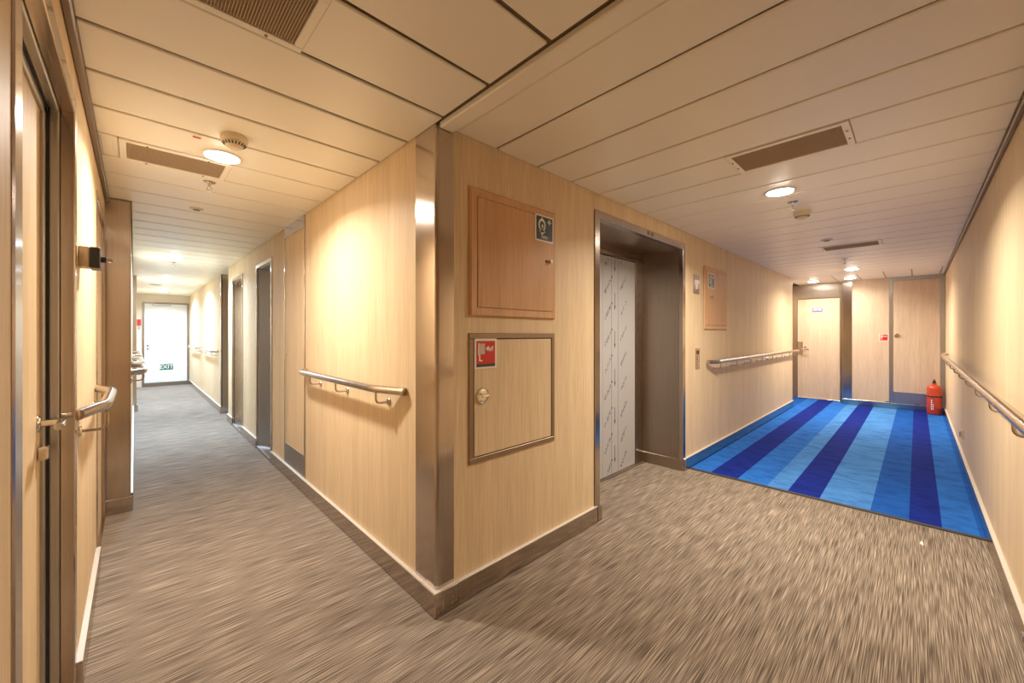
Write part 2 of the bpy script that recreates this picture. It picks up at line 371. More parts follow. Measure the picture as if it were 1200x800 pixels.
# skirtings
def skirting(name, label, segs, parts=()):
    """segs: list of (x0,x1,y0,y1) footprints of one continuous skirting"""
    t = thing(name, ((segs[0][0]+segs[0][1])/2, (segs[0][2]+segs[0][3])/2, 0), label, 'skirting', kind='structure')
    for x0, x1, y0, y1 in segs:
        sb = b1('skirting_board', (x0, x1, y0, y1, 0, BH), 'steel', t, .004)
        b1('ledge_highlight', (x0+.001, x1-.001, y0+.001, y1-.001, BH-.002, BH+.002), 'ledge_sheen', sb, .0012)  # pale strip on the board, painted in place of the lamps' reflection
    return t
s1 = skirting('baseboard_center_left', 'steel skirting along the oak wall with recessed doorways', [(XA-BP, XA+.004, 1.555, 4.295), (XA-BP, XA+.004, 4.93, 5.72), (XA-BP, XA+.004, 6.38, YA_END+.005)])
s2 = skirting('baseboard_center_right', 'steel skirting under the two safety cabinets and beyond the lift', [(1.055, 2.17, YB-BP, YB+.004), (3.56, XBEND+.01, YB-BP, YB+.004)])
ck = thing('baseboard_corner', (XA, YB, 0), 'folded steel skirting cap wrapping the near corner', 'skirting', kind='structure')
link('corner_cap', multi([(XA-BP-.004, XA+.02, YB-BP-.004, 1.554, 0, BH+.002), (XA+.02, 1.054, YB-BP-.004, YB+.02, 0, BH+.002)], .004), 'steel', ck)
cap = link('ledge_highlight', multi([(XA-BP-.002, XA+.015, YB-BP-.002, 1.552, BH, BH+.004), (XA+.015, 1.052, YB-BP-.002, YB+.015, BH, BH+.004)]), 'ledge_sheen', ck)  # corner cap gets the same painted highlight along its top
for q in (.028, .06): link('rivet', cyl(BM(), (1.02, YB-BP-.0045, q), (0, -1, 0), .004, .002, 10), 'polished', ck)
s3 = skirting('baseboard_left', 'bright steel skirting under the narrow handrail', [(XL-.004, XL+BP, 1.992, 3.0)])
s4 = skirting('baseboard_left_far', 'steel skirting running on past the steel return', [(XL2-.004, XL2+.016, YRET+.06, 8.54), (XL2-.004, XL2+.016, 8.76, YEND)])
s5 = skirting('baseboard_right', 'steel skirting below the long handrail', [(XL+.0, 2.3, YR-.004, YR+BP), (2.3, XPAN-.02, YR-.004, YR+BP)])
b1('clip', (2.42, 2.46, YR+BP-.002, YR+BP+.008, .06, .085), 'grey_steel', s5, .002)
s6 = skirting('baseboard_far_left', 'steel skirting beyond the alcove beside the exit door', [(XFAR-.016, XFAR+.004, YCOL+.02, YEND)])

# ------------------------------------------------------------------ lift
lift = thing('door_1', ((LX0+LX1)/2, YB, 0), 'steel lift entrance with film-covered door panels', 'lift', kind='structure')
fw = .055
link('frame', multi([(LX0-fw, LX0, YB-.008, YB+.03, 0, LTOP+fw), (LX1, LX1+fw, YB-.008, YB+.03, 0, LTOP+fw), (LX0, LX1, YB-.008, YB+.03, LTOP, LTOP+fw)], .002), 'steel', lift)
b1('jamb', (LX0-.02, LX0, YB+.03, LY+.06, 0, LTOP), 'dark_steel', lift); jr = b1('jamb', (LX1, LX1+.02, YB+.03, LY+.06, 0, LTOP), 'dark_steel', lift)
b1('kick_plate', (LX1-.006, LX1+.001, YB+.0, LY, 0, .10), 'dark_steel', jr, .002)
b1('kick_plate', (LX0-.03, LX0+.012, YB-.018, YB+.02, 0, .10), 'steel', lift, .003)
b1('soffit', (LX0, LX1, YB+.03, LY+.06, LTOP, LTOP+.018), 'dark_steel', lift)
hd = b1('door_header', (LX0, LX1, LY-.012, LY+.06, 1.905, LTOP), 'dark_steel', lift, .002)
b1('header_edge', (LX0, LX1, LY-.03, LY-.012, 1.905, 1.93), 'steel', hd, .002)
b1('door_post', (3.40, LX1, LY-.004, LY+.05, 0, 1.905), 'dark_steel', lift, .002)
b1('door_post', (LX0, 2.30, LY-.004, LY+.05, 0, 1.905), 'dark_steel', lift, .002)
b1('sill', (LX0, LX1, LY-.035, LY+.06, 0, .006), 'dark_steel', lift)
frB = lambda y: ((0, y, 0), (1, 0, 0), (0, 0, 1), (0, -1, 0))
for i, (a, b) in enumerate(((2.302, 2.849), (2.851, 3.392))):
    lf = b1('door_leaf', (a, b, LY, LY+.03, .008, 1.90), 'film', lift, .002)
    polys = []; dots = []
    for col, tx in enumerate((2.875, 3.135) if i else (2.33, 2.60)):
        zz = -.02+.05*col
        while zz < 1.86:
            ca, sa = math.cos(math.radians(52)), math.sin(math.radians(52))
            for g in range(9):
                u0 = .005+g*.018; base = Vector((tx, zz))
                for q in range(random.choice((2, 3, 3))):
                    aa = (u0+random.uniform(0, .011), random.uniform(-.016, .016)); bb_ = (u0+random.uniform(.0, .013), random.uniform(-.016, .016))
                    if (Vector(aa)-Vector(bb_)).length < .005: continue
                    P_ = [base+Vector((p[0]*ca-p[1]*sa, p[0]*sa+p[1]*ca)) for p in (aa, bb_)]
                    if min(p.y for p in P_) > .02 and max(p.y for p in P_) < 1.89 and max(p.x for p in P_) < b-.01: polys.append(stroke(P_[0], P_[1], .0058))
            if col == 0 and .03 < zz+.15 < 1.87: dots.append(ngon(tx+.115, zz+.148, .010, .012, 10))
            zz += .228
    link('film_print', sheet(BM(), frB(LY), polys, .0002, .0008), 'film_ink', lf, stuff=True)
    link('film_dots', sheet(BM(), frB(LY), dots, .0002, .0008), 'film_ink', lf)
    x1 = 2.985 if i else 2.44
    link('film_seam', sheet(BM(), frB(LY), [rect(x1, .01, x1+.0025, 1.895), rect(x1+.105, .01, x1+.1075, 1.895)], .0002, .001), 'film_ink', lf)
    zz = .10
    while zz < 1.9:
        arr = [rect(x1+.051, zz+.03, x1+.056, min(zz+.15, 1.89)), [(x1+.0535, zz), (x1+.064, zz+.036), (x1+.043, zz+.036)]]
        link('film_arrow', sheet(BM(), frB(LY), arr, .0002, .001), 'arrow_ink', lf); zz += .335
link('post_print', sheet(BM(), frB(LY-.004), [stroke((3.43+.03*(q % 2), .15+q*.11), (3.46+.03*(q % 2), .20+q*.11), .006) for q in range(15)], .0002, .0008), 'film_ink', lift)
link('header_mark', sheet(BM(), frB(YB-.008), [rect(2.86, 2.0, 2.90, 2.03), rect(2.925, 1.998, 2.965, 2.03)], .0002, .001), 'bronze_trim', lift)
# landing indicator and call panel
ind = thing('lift_indicator', (3.845, YB, 1.60), 'slim steel indicator plate with lit arrow beside the lift', 'indicator')
b1('plate', (3.775, 3.915, YB-.006, YB, 1.61, 1.79), 'steel', ind, .002)
link('lamp_window', sheet(BM(), frB(YB-.006), [[(3.80, 1.74), (3.89, 1.74), (3.89, 1.715), (3.862, 1.715), (3.862, 1.655), (3.828, 1.655), (3.828, 1.715), (3.80, 1.715)]], 0, .003), 'sign_white', ind)
cpn = thing('call_panel', (3.875, YB, .89), 'slim steel lift call panel with two buttons', 'button panel')
b1('plate', (3.825, 3.925, YB-.006, YB, .895, 1.09), 'steel', cpn, .002)
for z in (.945, 1.0): link('button', cyl(BM(), (3.875, YB-.007, z), (0, -1, 0), .016, .006, 18), 'polished', cpn)
b1('display', (3.85, 3.90, YB-.008, YB-.005, 1.035, 1.07), 'dark_slot', cpn)

# ------------------------------------------------------------------ safety signs, cabinets
def hood_sign(parent, x0, x1, z0, z1, y):
    s = b1('safety_sign', (x0, x1, y-.002, y, z0, z1), 'sign_white', parent); W = x1-x0; Hh = z1-z0; f = ((x0, y-.002, z0), (W, 0, 0), (0, 0, Hh), (0, -1, 0))
    s['label'] = 'dark escape-hood sign with a white border'
    link('sign_field', sheet(BM(), f, [rect(.06, .06, .94, .94)], 0, .0006), 'sign_dark', s)
    P = []
    outer = ngon(.36, .62, .19, .24, 22); inner = ngon(.36, .60, .125, .165, 22)
    for k in range(22): P.append([outer[k], outer[(k+1) % 22], inner[(k+1) % 22], inner[k]])
    P += [[(.30, .84), (.42, .84), (.36, .93)], [(.30, .46), (.42, .46), (.45, .32), (.27, .32)], rect(.20, .35, .52, .40), [(.33, .52), (.43, .52), (.40, .64), (.36, .66)], ngon(.36, .285, .06, .035, 12)]
    P += [rect(.65, .755, .86, .805), rect(.725, .68, .785, .88)]
    link('pictogram', sheet(BM(), f, P, .0007, .0012), 'sign_white', s)
    link('lettering', text_bm((f[0], (1, 0, 0), (0, 0, 1), (0, -1, 0)), 'EEBD', W*.5, Hh*.165, Hh*.11, .0012, 1.05), 'sign_white', s)
def hose_sign(parent, x0, x1, z0, z1, f0, n, top=False, band=True):
    u = (1, 0, 0) if n == (0, -1, 0) else (0, -1, 0)
    W = x1-x0 if u[0] else abs(x1-x0); Hh = z1-z0
    f = (f0, tuple(q*W for q in u), (0, 0, Hh), n)
    s = link('safety_sign', sheet(BM(), f, [rect(0, 0, 1, 1)], 0, .002), 'sign_white', parent)
    f = (tuple(Vector(f0)+Vector(n)*.002), f[1], f[2], n)
    link('sign_field', sheet(BM(), f, [rect(.08, .16 if band else .08, .92, .92)], 0, .0006), 'sign_red', s)
    if band: link('sign_band', sheet(BM(), f, [rect(.08, .06, .92, .16)], 0, .0006), 'sign_dark', s)
    link('hose_reel', sheet(BM(), f, [rect(.21, .48, .45, .83)], .0007, .0012), 'reel_grey', s)
    link('hose', sheet(BM(), f, [[(.15, .45), (.19, .45), (.19, .25), (.34, .25), (.34, .29), (.245, .29), (.245, .47), (.20, .47), (.20, .85), (.15, .85)]], .0007, .0012), 'sign_white', s)
    link('flame', sheet(BM(), f, [[(.49, .66), (.59, .57), (.59, .75)],
         stroke((.60, .73), (.66, .57), .055), stroke((.66, .57), (.71, .70), .055), stroke((.71, .70), (.76, .57), .055), stroke((.76, .57), (.81, .74), .055)], .0007, .0012), 'sign_white', s)
    return s
# upper cabinet: reddish framed box standing off the wall
def hood_cabinet(x0, x1, z0, z1, label, sx, kx, kz):
    t = thing('safety_cabinet', ((x0+x1)/2, YB, z0), label, 'cabinet')
    b1('body', (x0+.004, x1-.004, YB-.009, YB, z0+.004, z1-.004), 'red_oak', t)
    w_ = .042; yf = YB-.013
    bm = BM()                                     # mitred frame, slightly sloped outwards
    o = [(x0, z0), (x1, z0), (x1, z1), (x0, z1)]; i = [(x0+w_, z0+w_), (x1-w_, z0+w_), (x1-w_, z1-w_), (x0+w_, z1-w_)]
    ob = [bm.verts.new((x, YB-.004, z)) for x, z in o]; of = [bm.verts.new((x+(.008 if x == x0 else -.008), yf-.002, z+(.008 if z == z0 else -.008))) for x, z in o]
    inn = [bm.verts.new((x, yf, z)) for x, z in i]; ib = [bm.verts.new((x, YB-.008, z)) for x, z in i]
    for k in range(4):
        j = (k+1) % 4
        bm.faces.new((ob[k], ob[j], of[j], of[k])); bm.faces.new((of[k], of[j], inn[j], inn[k])); bm.faces.new((inn[k], inn[j], ib[j], ib[k]))
    bmesh.ops.recalc_face_normals(bm, faces=bm.faces[:]); link('frame', bm, 'red_oak', t)
    d = b1('door', (x0+w_+.003, x1-w_-.003+.02, YB-.016, YB-.006, z0+w_+.003, z1-w_-.003), 'red_oak', t, .002)
    kb = link('knob', cyl(BM(), (kx, YB-.024, kz), (0, -1, 0), .011, .018, 18), 'polished', d, smooth=True)
    link('keyhole', cyl(BM(), (kx-.028, YB-.0165, kz), (0, -1, 0), .007, .002, 14), 'dark_slot', d)
    hood_sign(t, *sx, YB-.016)
    return t
hood_cabinet(1.126, 1.747, 1.312, 1.925, 'reddish wooden hood cabinet above the hose cabinet', (1.568, 1.722, 1.742, 1.888), 1.690, 1.636)
hood_cabinet(4.03, 4.67, 1.272, 1.908, 'reddish wooden hood cabinet beyond the lift call panel', (4.115, 4.285, 1.69, 1.838), 4.20, 1.60)
hc = thing('hose_cabinet', (1.435, YB, .61), 'flush oak fire hose cabinet with steel frame', 'cabinet')
x0, x1, z0, z1 = 1.126, 1.747, .615, 1.233; w_ = .026
link('frame', multi([(x0, x1, YB-.007, YB+.004, z0, z0+w_), (x0, x1, YB-.007, YB+.004, z1-w_, z1), (x0, x0+w_, YB-.0065, YB+.004, z0+w_, z1-w_), (x1-w_, x1, YB-.0065, YB+.004, z0+w_, z1-w_)], .002), 'bronze_frame', hc)
b1('gap_shadow_strip', (x0+w_, x1-w_, YB-.0005, YB+.003, z0+w_, z1-w_), 'dark_slot', hc)
hdoor = b1('door', (x0+w_+.005, x1-w_-.005, YB-.005, YB+.002, z0+w_+.005, z1-w_-.005), 'oak', hc, .0015)
lt = link('latch', lathe(BM(), (1.207, YB-.005, .932), [(.0, .006), (.024, .007), (.032, .005), (.036, .007), (.038, .004), (.039, 0)], 28, (0, -1, 0)), 'polished', hc, smooth=True)
b1('latch_lever', (1.20, 1.243, YB-.016, YB-.009, .922, .940), 'polished', lt, .003)
b1('latch_slot', (1.184, 1.198, YB-.0135, YB-.011, .938, .943), 'dark_slot', lt)
hose_sign(hc, 1.157, 1.297, 1.062, 1.207, (1.157, YB-.005, 1.062), (0, -1, 0))

# ------------------------------------------------------------------ handrails
def handrail(label, group, pts, wall_n, brackets, z, r=.0195, cat='handrail'):
    """pts: plan polyline; wall_n: unit vector from the wall into the corridor; brackets: list of wall points"""
    p0 = Vector((*pts[len(pts)//2], z-.1)); t = thing('handrail', p0, label, cat, group)
    link('rail', tube(BM(), [(x, y, z) for x, y in pts], r, 18, .05), 'steel', t, smooth=True)
    nx, ny = wall_n
    for bx, by in brackets:
        n = Vector((nx, ny, 0)); w0 = Vector((bx, by, z-.072)); rl = .072
        bk = link('bracket', tube(BM(), [w0, w0+n*rl, w0+n*rl+Vector((0, 0, .058))], .0055, 10, .025), 'steel', t, smooth=True)
        link('rose', lathe(BM(), w0, [(0, .008), (.016, .008), (.02, .004), (.021, 0)], 18, n), 'polished', bk, smooth=True)
    return t
ZR = .95
handrail('short steel handrail on the oak wall beside the tall service panel', None, [(XA-.012, 3.235), (XA-.075, 3.12), (XA-.075, 1.93), (XA-.012, 1.715)], (-1, 0), [(XA, 2.93), (XA, 2.45), (XA, 1.90)], ZR)
handrail('short steel handrail with angled ends under the door holder', None, [(XL+.002, 2.01), (XL+.062, 2.23), (XL+.065, 2.74), (XL+.002, 2.94)], (1, 0), [(XL, 2.10), (XL, 2.83)], ZR)
handrail('long steel handrail on the oak wall past the lift', None, [(4.08, YB-.03), (4.22, YB-.075), (XBEND-.15, YB-.075), (XBEND+.05, YB-.075)], (0, -1), [(4.30+.52*k, YB) for k in range(8)], ZR)
handrail('long steel handrail running to the fire extinguisher', None, [(.55, YR+.01), (.68, YR+.075), (7.85, YR+.075), (8.0, YR+.02)], (0, 1), [(.95+.62*k, YR) for k in range(12)], ZR)
G1 = 'handrails on the wall past the steel return'
for a, b in ((3.95, 4.85), (5.05, 6.3), (6.7, 8.4)):
    handrail({3.95: 'short handrail right behind the steel return', 5.05: 'second handrail behind the steel return', 6.7: 'handrail ending at the slim steel column'}[a], G1, [(XL2, a), (XL2+.075, a+.1), (XL2+.075, b-.1), (XL2, b)], (1, 0), [(XL2, a+.15), (XL2, b-.15)], ZR)
handrail('handrail on the wall between alcove and exit door', None, [(XFAR-.005, 7.75), (XFAR-.075, 7.9), (XFAR-.075, 9.3), (XFAR-.005, 9.45)], (-1, 0), [(XFAR, 7.98), (XFAR, 9.2)], ZR)
handrail('handrail nearest the exit door hinge side', None, [(XFAR-.005, 9.9), (XFAR-.075, 10.05), (XFAR-.075, 11.6), (XFAR-.005, 11.75)], (-1, 0), [(XFAR, 10.1), (XFAR, 11.5)], ZR)

# ------------------------------------------------------------------ doors on the left wall
def lever(parent, base, n, along, length=.11, r=.0095):
    base, n, al = Vector(base), Vector(n), Vector(along)
    h = link('handle', tube(BM(), [base, base+n*.052, base+n*.052+al*length], r, 14, .02), 'polished', parent, smooth=True)
    link('rose', lathe(BM(), base, [(0, .007), (.02, .007), (.025, .003), (.026, 0)], 20, n), 'polished', h, smooth=True)
    return h
d2 = thing('door_2', (XL, 1.51, 0), 'oak door deep in a stepped steel frame opposite the corner', 'door', kind='structure')
y0, y1, zt = 1.09, 1.93, 1.955
link('frame', multi([(XL-.03, XL+.004, y0-.062, y0, 0, zt+.06), (XL-.03, XL+.004, y1, y1+.06, 0, zt+.06), (XL-.03, XL+.004, y0, y1, zt, zt+.06)], .003), 'steel', d2)
link('frame_stop', multi([(XL-.052, XL-.03, y0-.04, y0+.008, 0, zt+.03), (XL-.052, XL-.03, y1-.008, y1+.04, 0, zt+.03), (XL-.052, XL-.03, y0, y1, zt-.008, zt+.03)], .003), 'grey_steel', d2)
link('gasket', multi([(XL-.058, XL-.052, y0-.04, y0+.006, 0, zt+.03), (XL-.058, XL-.052, y1-.006, y1+.04, 0, zt+.03), (XL-.058, XL-.052, y0, y1, zt-.006, zt+.03)]), 'rubber', d2)
link('inner_frame', multi([(XL-.075, XL-.058, y0-.04, y0+.03, 0, zt+.03), (XL-.075, XL-.058, y1-.03, y1+.04, 0, zt+.03), (XL-.075, XL-.058, y0, y1, zt-.03, zt+.03)], .004), 'grey_steel', d2)
lf = b1('leaf', (XL-.10, XL-.068, y0+.02, y1-.02, .012, zt-.02), 'oak', d2)
lever(lf, (XL-.068, 1.865, .955), (1, 0, 0), (0, -1, 0), .10, .011)
lk = b1('lock', (XL-.068, XL-.045, 1.845, 1.885, .845, .885), 'polished', lf, .004)
b1('sill', (XL-.10, XL+.004, y0, y1, 0, .012), 'steel', d2)
d3 = thing('door_3', (XL, 3.38, 0), 'flush oak door between the narrow handrail and steel return', 'door', kind='structure')
y0, y1, zt = 3.03, 3.72, 1.94
link('frame', multi([(XL-.03, XL+.005, y0-.045, y0, 0, zt+.045), (XL-.03, XL+.005, y1, y1+.045, 0, zt+.045), (XL-.03, XL+.005, y0, y1, zt, zt+.045)], .003), 'steel', d3)
lf = b1('leaf', (XL-.045, XL-.012, y0+.003, y1-.003, .012, zt-.003), 'oak', d3)
b1('sill', (XL-.06, XL+.005, y0, y1, 0, .012), 'steel', d3)
mh = thing('door_holder', (XL, 2.10, 1.49), 'dark magnetic door holder box high on the oak wall', 'door holder')
b1('mount', (XL, XL+.028, 2.075, 2.15, 1.472, 1.545), 'brown_mesh', mh, .002); b1('body', (XL+.028, XL+.055, 2.07, 2.155, 1.468, 1.545), 'black_plastic', mh, .003)
kn = link('plunger', cyl(BM(), (XL+.061, 2.112, 1.507), (1, 0, 0), .012, .016, 16), 'black_plastic', mh, smooth=True); link('plunger_cap', cyl(BM(), (XL+.077, 2.112, 1.507), (1, 0, 0), .010, .018, 16), 'polished', kn, smooth=True)

# ------------------------------------------------------------------ doors of the long corridor on the block
sp = thing('service_panel', (XA, 3.57, 0), 'tall narrow oak service door with grey kick plate', 'service door', kind='structure')
link('frame', multi([(XA-.005, XA+.01, 3.287, 3.305, BH, H), (XA-.005, XA+.01, 3.842, 3.858, BH, H), (XA-.005, XA+.01, 3.305, 3.842, 2.06, H), (XA-.005, XA+.01, 3.305, 3.842, BH, BH+.01)], .001), 'steel', sp)
lf = b1('leaf', (XA-.002, XA+.01, 3.307, 3.840, BH+.012, 2.058), 'oak', sp, .001)
b1('kick_plate', (XA-.005, XA-.002, 3.308, 3.839, BH+.012, .285), 'grey_steel', lf, .0008)
link('latch', cyl(BM(), (XA-.006, 3.815, 1.05), (1, 0, 0), .014, .01, 18), 'polished', lf, smooth=True)
def recess_door(name, y0, y1, label, mat, leafmat):
    zt = 1.93; t = thing(name, (XA, (y0+y1)/2, 0), label, 'door', kind='structure')
    link('frame', multi([(XA-.008, XA+.02, y0-.035, y0, 0, zt+.035), (XA-.008, XA+.02, y1, y1+.035, 0, zt+.035), (XA-.008, XA+.02, y0, y1, zt, zt+.035)], .002), 'steel', t)
    link('reveal', multi([(XA+.02, XA+.205, y0-.01, y0+.004, 0, zt), (XA+.02, XA+.205, y1-.004, y1+.01, 0, zt), (XA+.02, XA+.205, y0, y1, zt-.004, zt+.01)]), mat, t)
    lf = b1('leaf', (XA+.17, XA+.20, y0+.01, y1-.01, .03, zt-.01), leafmat, t); lever(lf, (XA+.17, y0+.07, .98), (-1, 0, 0), (0, 1, 0))
    b1('sill', (XA-.012, XA+.2, y0, y1, 0, .03), 'grey_steel', t, .003)
recess_door('door_4', *D1, 'recessed doorway with greenish grey steel reveal', 'grey_steel', 'white_paint')
recess_door('door_5', *D2, 'recessed doorway with brown steel reveal before the alcove', 'steel', 'oak')
bn = thing('bin', (1.2, 7.28, 0), 'small dark bin standing in the alcove', 'bin')
link('body', lathe(BM(), (1.2, 7.28, 0), [(0, 0), (.075, 0), (.09, .24), (.085, .24), (.07, .01), (0, .01)], 20), 'black_plastic', bn, smooth=True)

# ------------------------------------------------------------------ exit end of the long corridor
we = link('wall_left_end', multi([(XL-.2, .12, YEND, YEND+.15, 0, ZT+.01), (.965, 1.6, YEND, YEND+.15, 0, ZT+.01), (.12, .965, YEND, YEND+.15, 1.97, ZT+.01), (.12, .965, YEND+.09, YEND+.15, 0, 1.97)]), 'cream_wall', origin=(.5, YEND, 0))
tag(we, 'cream end wall around the white exit door', 'wall', kind='structure')
d6 = thing('door_6', (.54, YEND, 0), 'white steel exit door at the corridor end', 'door', kind='structure')
link('frame', multi([(.12, .155, YEND-.012, YEND+.05, 0, 1.97), (.93, .965, YEND-.012, YEND+.05, 0, 1.97), (.155, .93, YEND-.012, YEND+.05, 1.94, 1.97)], .003), 'dark_steel', d6)
b1('sill', (.155, .93, YEND-.015, YEND+.05, 0, .085), 'dark_steel', d6, .004)
lf = b1('leaf', (.16, .925, YEND+.005, YEND+.045, .088, 1.937), 'white_paint', d6, .003)
lever(lf, (.22, YEND+.005, .96), (0, -1, 0), (1, 0, 0)); link('lock', cyl(BM(), (.22, YEND+.0, .88), (0, -1, 0), .018, .01, 16), 'polished', lf)
cl = b1('closer', (.30, .62, YEND-.055, YEND+.005, 1.89, 1.935), 'grey_steel', d6, .006)
link('closer_arm', tube(BM(), [(.34, YEND-.04, 1.95), (.62, YEND-.09, 1.953), (.90, YEND-.03, 1.955)], .011, 10), 'dark_steel', cl)
frE = ((0, YEND+.005, 0), (1, 0, 0), (0, 0, 1), (0, -1, 0))
sg = link('exit_sign', sheet(BM(), frE, [rect(.425, .375, .665, .51)], 0, .002), 'sign_green', lf)
link('exit_lettering', text_bm(frE, 'EXIT', .545, .4425, .085, .0027, 1.0), 'sign_white', d6)
fa = thing('fire_alarm', (.07, YEND, 1.36), 'small red fire alarm unit left of the exit door', 'alarm')
b1('body', (.045, .105, YEND-.04, YEND, 1.42, 1.56), 'alarm_red', fa, .006); b1('label_plate', (.055, .095, YEND-.012, YEND, 1.33, 1.39), 'grey_steel', fa, .003)

# ------------------------------------------------------------------ far end of the wide corridor
wre = link('wall_right_end', multi([(XDOOR+.06, XDOOR+.2, .85, YB2+.1, 0, ZT+.01), (XPAN+T, XDOOR+.2, YR-.1, .90, 0, ZT+.01)]), 'ceiling_gap', origin=(XDOOR, .6, 0)); tag(wre, 'far end wall of the wide corridor with two doors', 'wall', kind='structure')
b1('wall_panel', (XPAN, XPAN+T, .315, .775, BH, ZT), 'grey_oak', wre, .001)
b1('column_cladding', (XPAN-.006, XPAN+T, .775, .897, 0, ZT), 'steel', wre, .002); b1('return_cladding', (XPAN, XDOOR+.06, .897, .905, 0, ZT), 'steel', wre, .001)
b1('skirting_board', (XPAN-.02, XPAN+.004, YR+.02, .90, 0, BH), 'steel', wre, .004)
for y in (.74, .33, .0): b1('skirting_clip', (XPAN-.012, XPAN+.0, y-.03, y+.03, BH, BH+.014), 'dark_slot', wre)
d7 = thing('door_7', (XDOOR, 1.28, 0), 'oak door with lever handle and small purple sign', 'door', kind='structure')
zt = 1.885
link('frame', multi([(XDOOR-.01, XDOOR+.06, 1.585, YB2, 0, H), (XDOOR-.01, XDOOR+.06, .905, .955, 0, H), (XDOOR-.01, XDOOR+.06, .955, 1.585, zt, H)], .003), 'dark_steel', d7)
lf = b1('leaf', (XDOOR+.01, XDOOR+.05, .958, 1.582, .03, zt-.003), 'grey_oak', d7, .002)
b1('sill', (XDOOR-.01, XDOOR+.06, .955, 1.585, 0, .03), 'polished', d7, .003)
hp = b1('handle_plate', (XDOOR+.002, XDOOR+.01, 1.50, 1.575, .84, 1.08), 'steel', lf, .003)
link('handle', tube(BM(), [(XDOOR+.01, 1.52, .94), (XDOOR-.045, 1.52, .94), (XDOOR-.045, 1.40, .94)], .011, 12, .02), 'polished', d7, smooth=True)
link('thumb_turn', cyl(BM(), (XDOOR-.008, 1.46, .985), (-1, 0, 0), .014, .03, 14), 'polished', d7)
frD = ((XDOOR+.01, 1.28, 0), (0, -1, 0), (0, 0, 1), (-1, 0, 0))
link('name_plate', sheet(BM(), frD, [rect(-.075, 1.635, .075, 1.71)], 0, .003), 'sign_purple', d7)
link('name_plate_print', sheet(BM(), frD, [rect(-.06, 1.665, -.005, 1.695), rect(.01, 1.665, .06, 1.695)], .0031, .0036), 'sign_white', d7)
d8 = thing('door_8', (XPAN, .01, 0), 'oak locker door with grey steel stiles behind the extinguisher', 'door', kind='structure')
link('frame', multi([(XPAN-.004, XPAN+T, .268, .313, BH, ZT), (XPAN-.004, XPAN+T, YR+.002, -.252, BH, ZT), (XPAN-.004, XPAN+T, -.252, .268, 2.09, ZT)], .001), 'grey_steel', d8)
lf = b1('leaf', (XPAN-.002, XPAN+T, -.250, .266, BH+.004, 2.086), 'grey_oak', d8, .001)
b1('kick_plate', (XPAN-.006, XPAN-.002, -.250, .266, BH+.004, .29), 'grey_steel', lf, .001)
lt = link('latch', lathe(BM(), (XPAN-.002, .222, 1.20), [(0, .008), (.028, .008), (.034, .003), (.036, 0)], 20, (-1, 0, 0)), 'polished', lf, smooth=True)
b1('latch_lever', (XPAN-.02, XPAN-.010, .175, .23, 1.193, 1.207), 'polished', d8, .003)
fs = thing('fire_sign', (XPAN, .375, 1.10), 'red fire hose sign on the oak panel near the extinguisher', 'sign')
hose_sign(fs, .43, .318, 1.105, 1.225, (XPAN, .433, 1.11), (-1, 0, 0), band=False)

# ------------------------------------------------------------------ fire extinguisher
ex, ey = 8.74, -.185
fe = thing('fire_extinguisher', (ex, ey, .006), 'red fire extinguisher standing below the end of the handrail', 'extinguisher')
R = .082
link('cylinder', lathe(BM(), (ex, ey, .006), [(0, .0), (R-.012, .0), (R-.004, .008), (R, .02), (R, .395), (R-.008, .418), (R-.03, .438), (.034, .448), (.026, .455), (.026, .475), (0, .475)], 32), 'extinguisher_red', fe, smooth=True)
link('strap', lathe(BM(), (ex, ey, .27), [(R+.001, 0), (R+.004, .003), (R+.004, .02), (R+.001, .023)], 32), 'rubber', fe, smooth=True)
vb = link('valve', multi([(ex-.018, ex+.018, ey-.018, ey+.018, .481, .515)], .004), 'black_plastic', fe)
link('lever', multi([(ex-.06, ex+.012, ey-.009, ey+.009, .515, .524), (ex-.075, ex+.01, ey-.009, ey+.009, .532, .540)], .003), 'black_plastic', vb)
link('hose', tube(BM(), [(ex+.018, ey, .497), (ex+.055, ey-.01, .475), (ex+.088, ey-.015, .42), (ex+.09, ey-.015, .30)], .008, 10, .03), 'black_plastic', fe, smooth=True)
P = []
bm = BM()
for k in range(5):
    for (a0, a1) in ((2.70, 2.86), (2.95, 3.05)):
        if a0 > 2.9 and k < 2: continue
        z = .235-k*.032; vs = []
        for (aa, zz) in ((a0, z), (a1, z), (a1, z-.022), (a0, z-.022)): vs.append(bm.verts.new((ex+(R+.001)*math.cos(aa), ey+(R+.001)*math.sin(aa), zz)))
        bm.faces.new(vs)
link('printed_label', bm, 'sign_white', fe)
# small fittings on the right wall and floor
wc = thing('wall_catch', (5.6, YR, .24), 'small pale catch low on the long handrail wall', 'catch')
b1('plate', (5.575, 5.625, YR, YR+.012, .24, .335), 'cream_plastic', wc, .003); b1('tongue', (5.59, 5.61, YR+.012, YR+.025, .26, .31), 'polished', wc, .003)
ps = link('paper_scrap', sheet(BM(), ((3.32, -.02, 0), (1, 0, 0), (0, 1, 0), (0, 0, 1)), [[(-.03, -.008), (.02, -.006), (.035, .002), (-.01, .008)]], .0005, .003), 'sign_white'); tag(ps, 'tiny white scrap on the brown carpet near the blue edge', 'scrap')

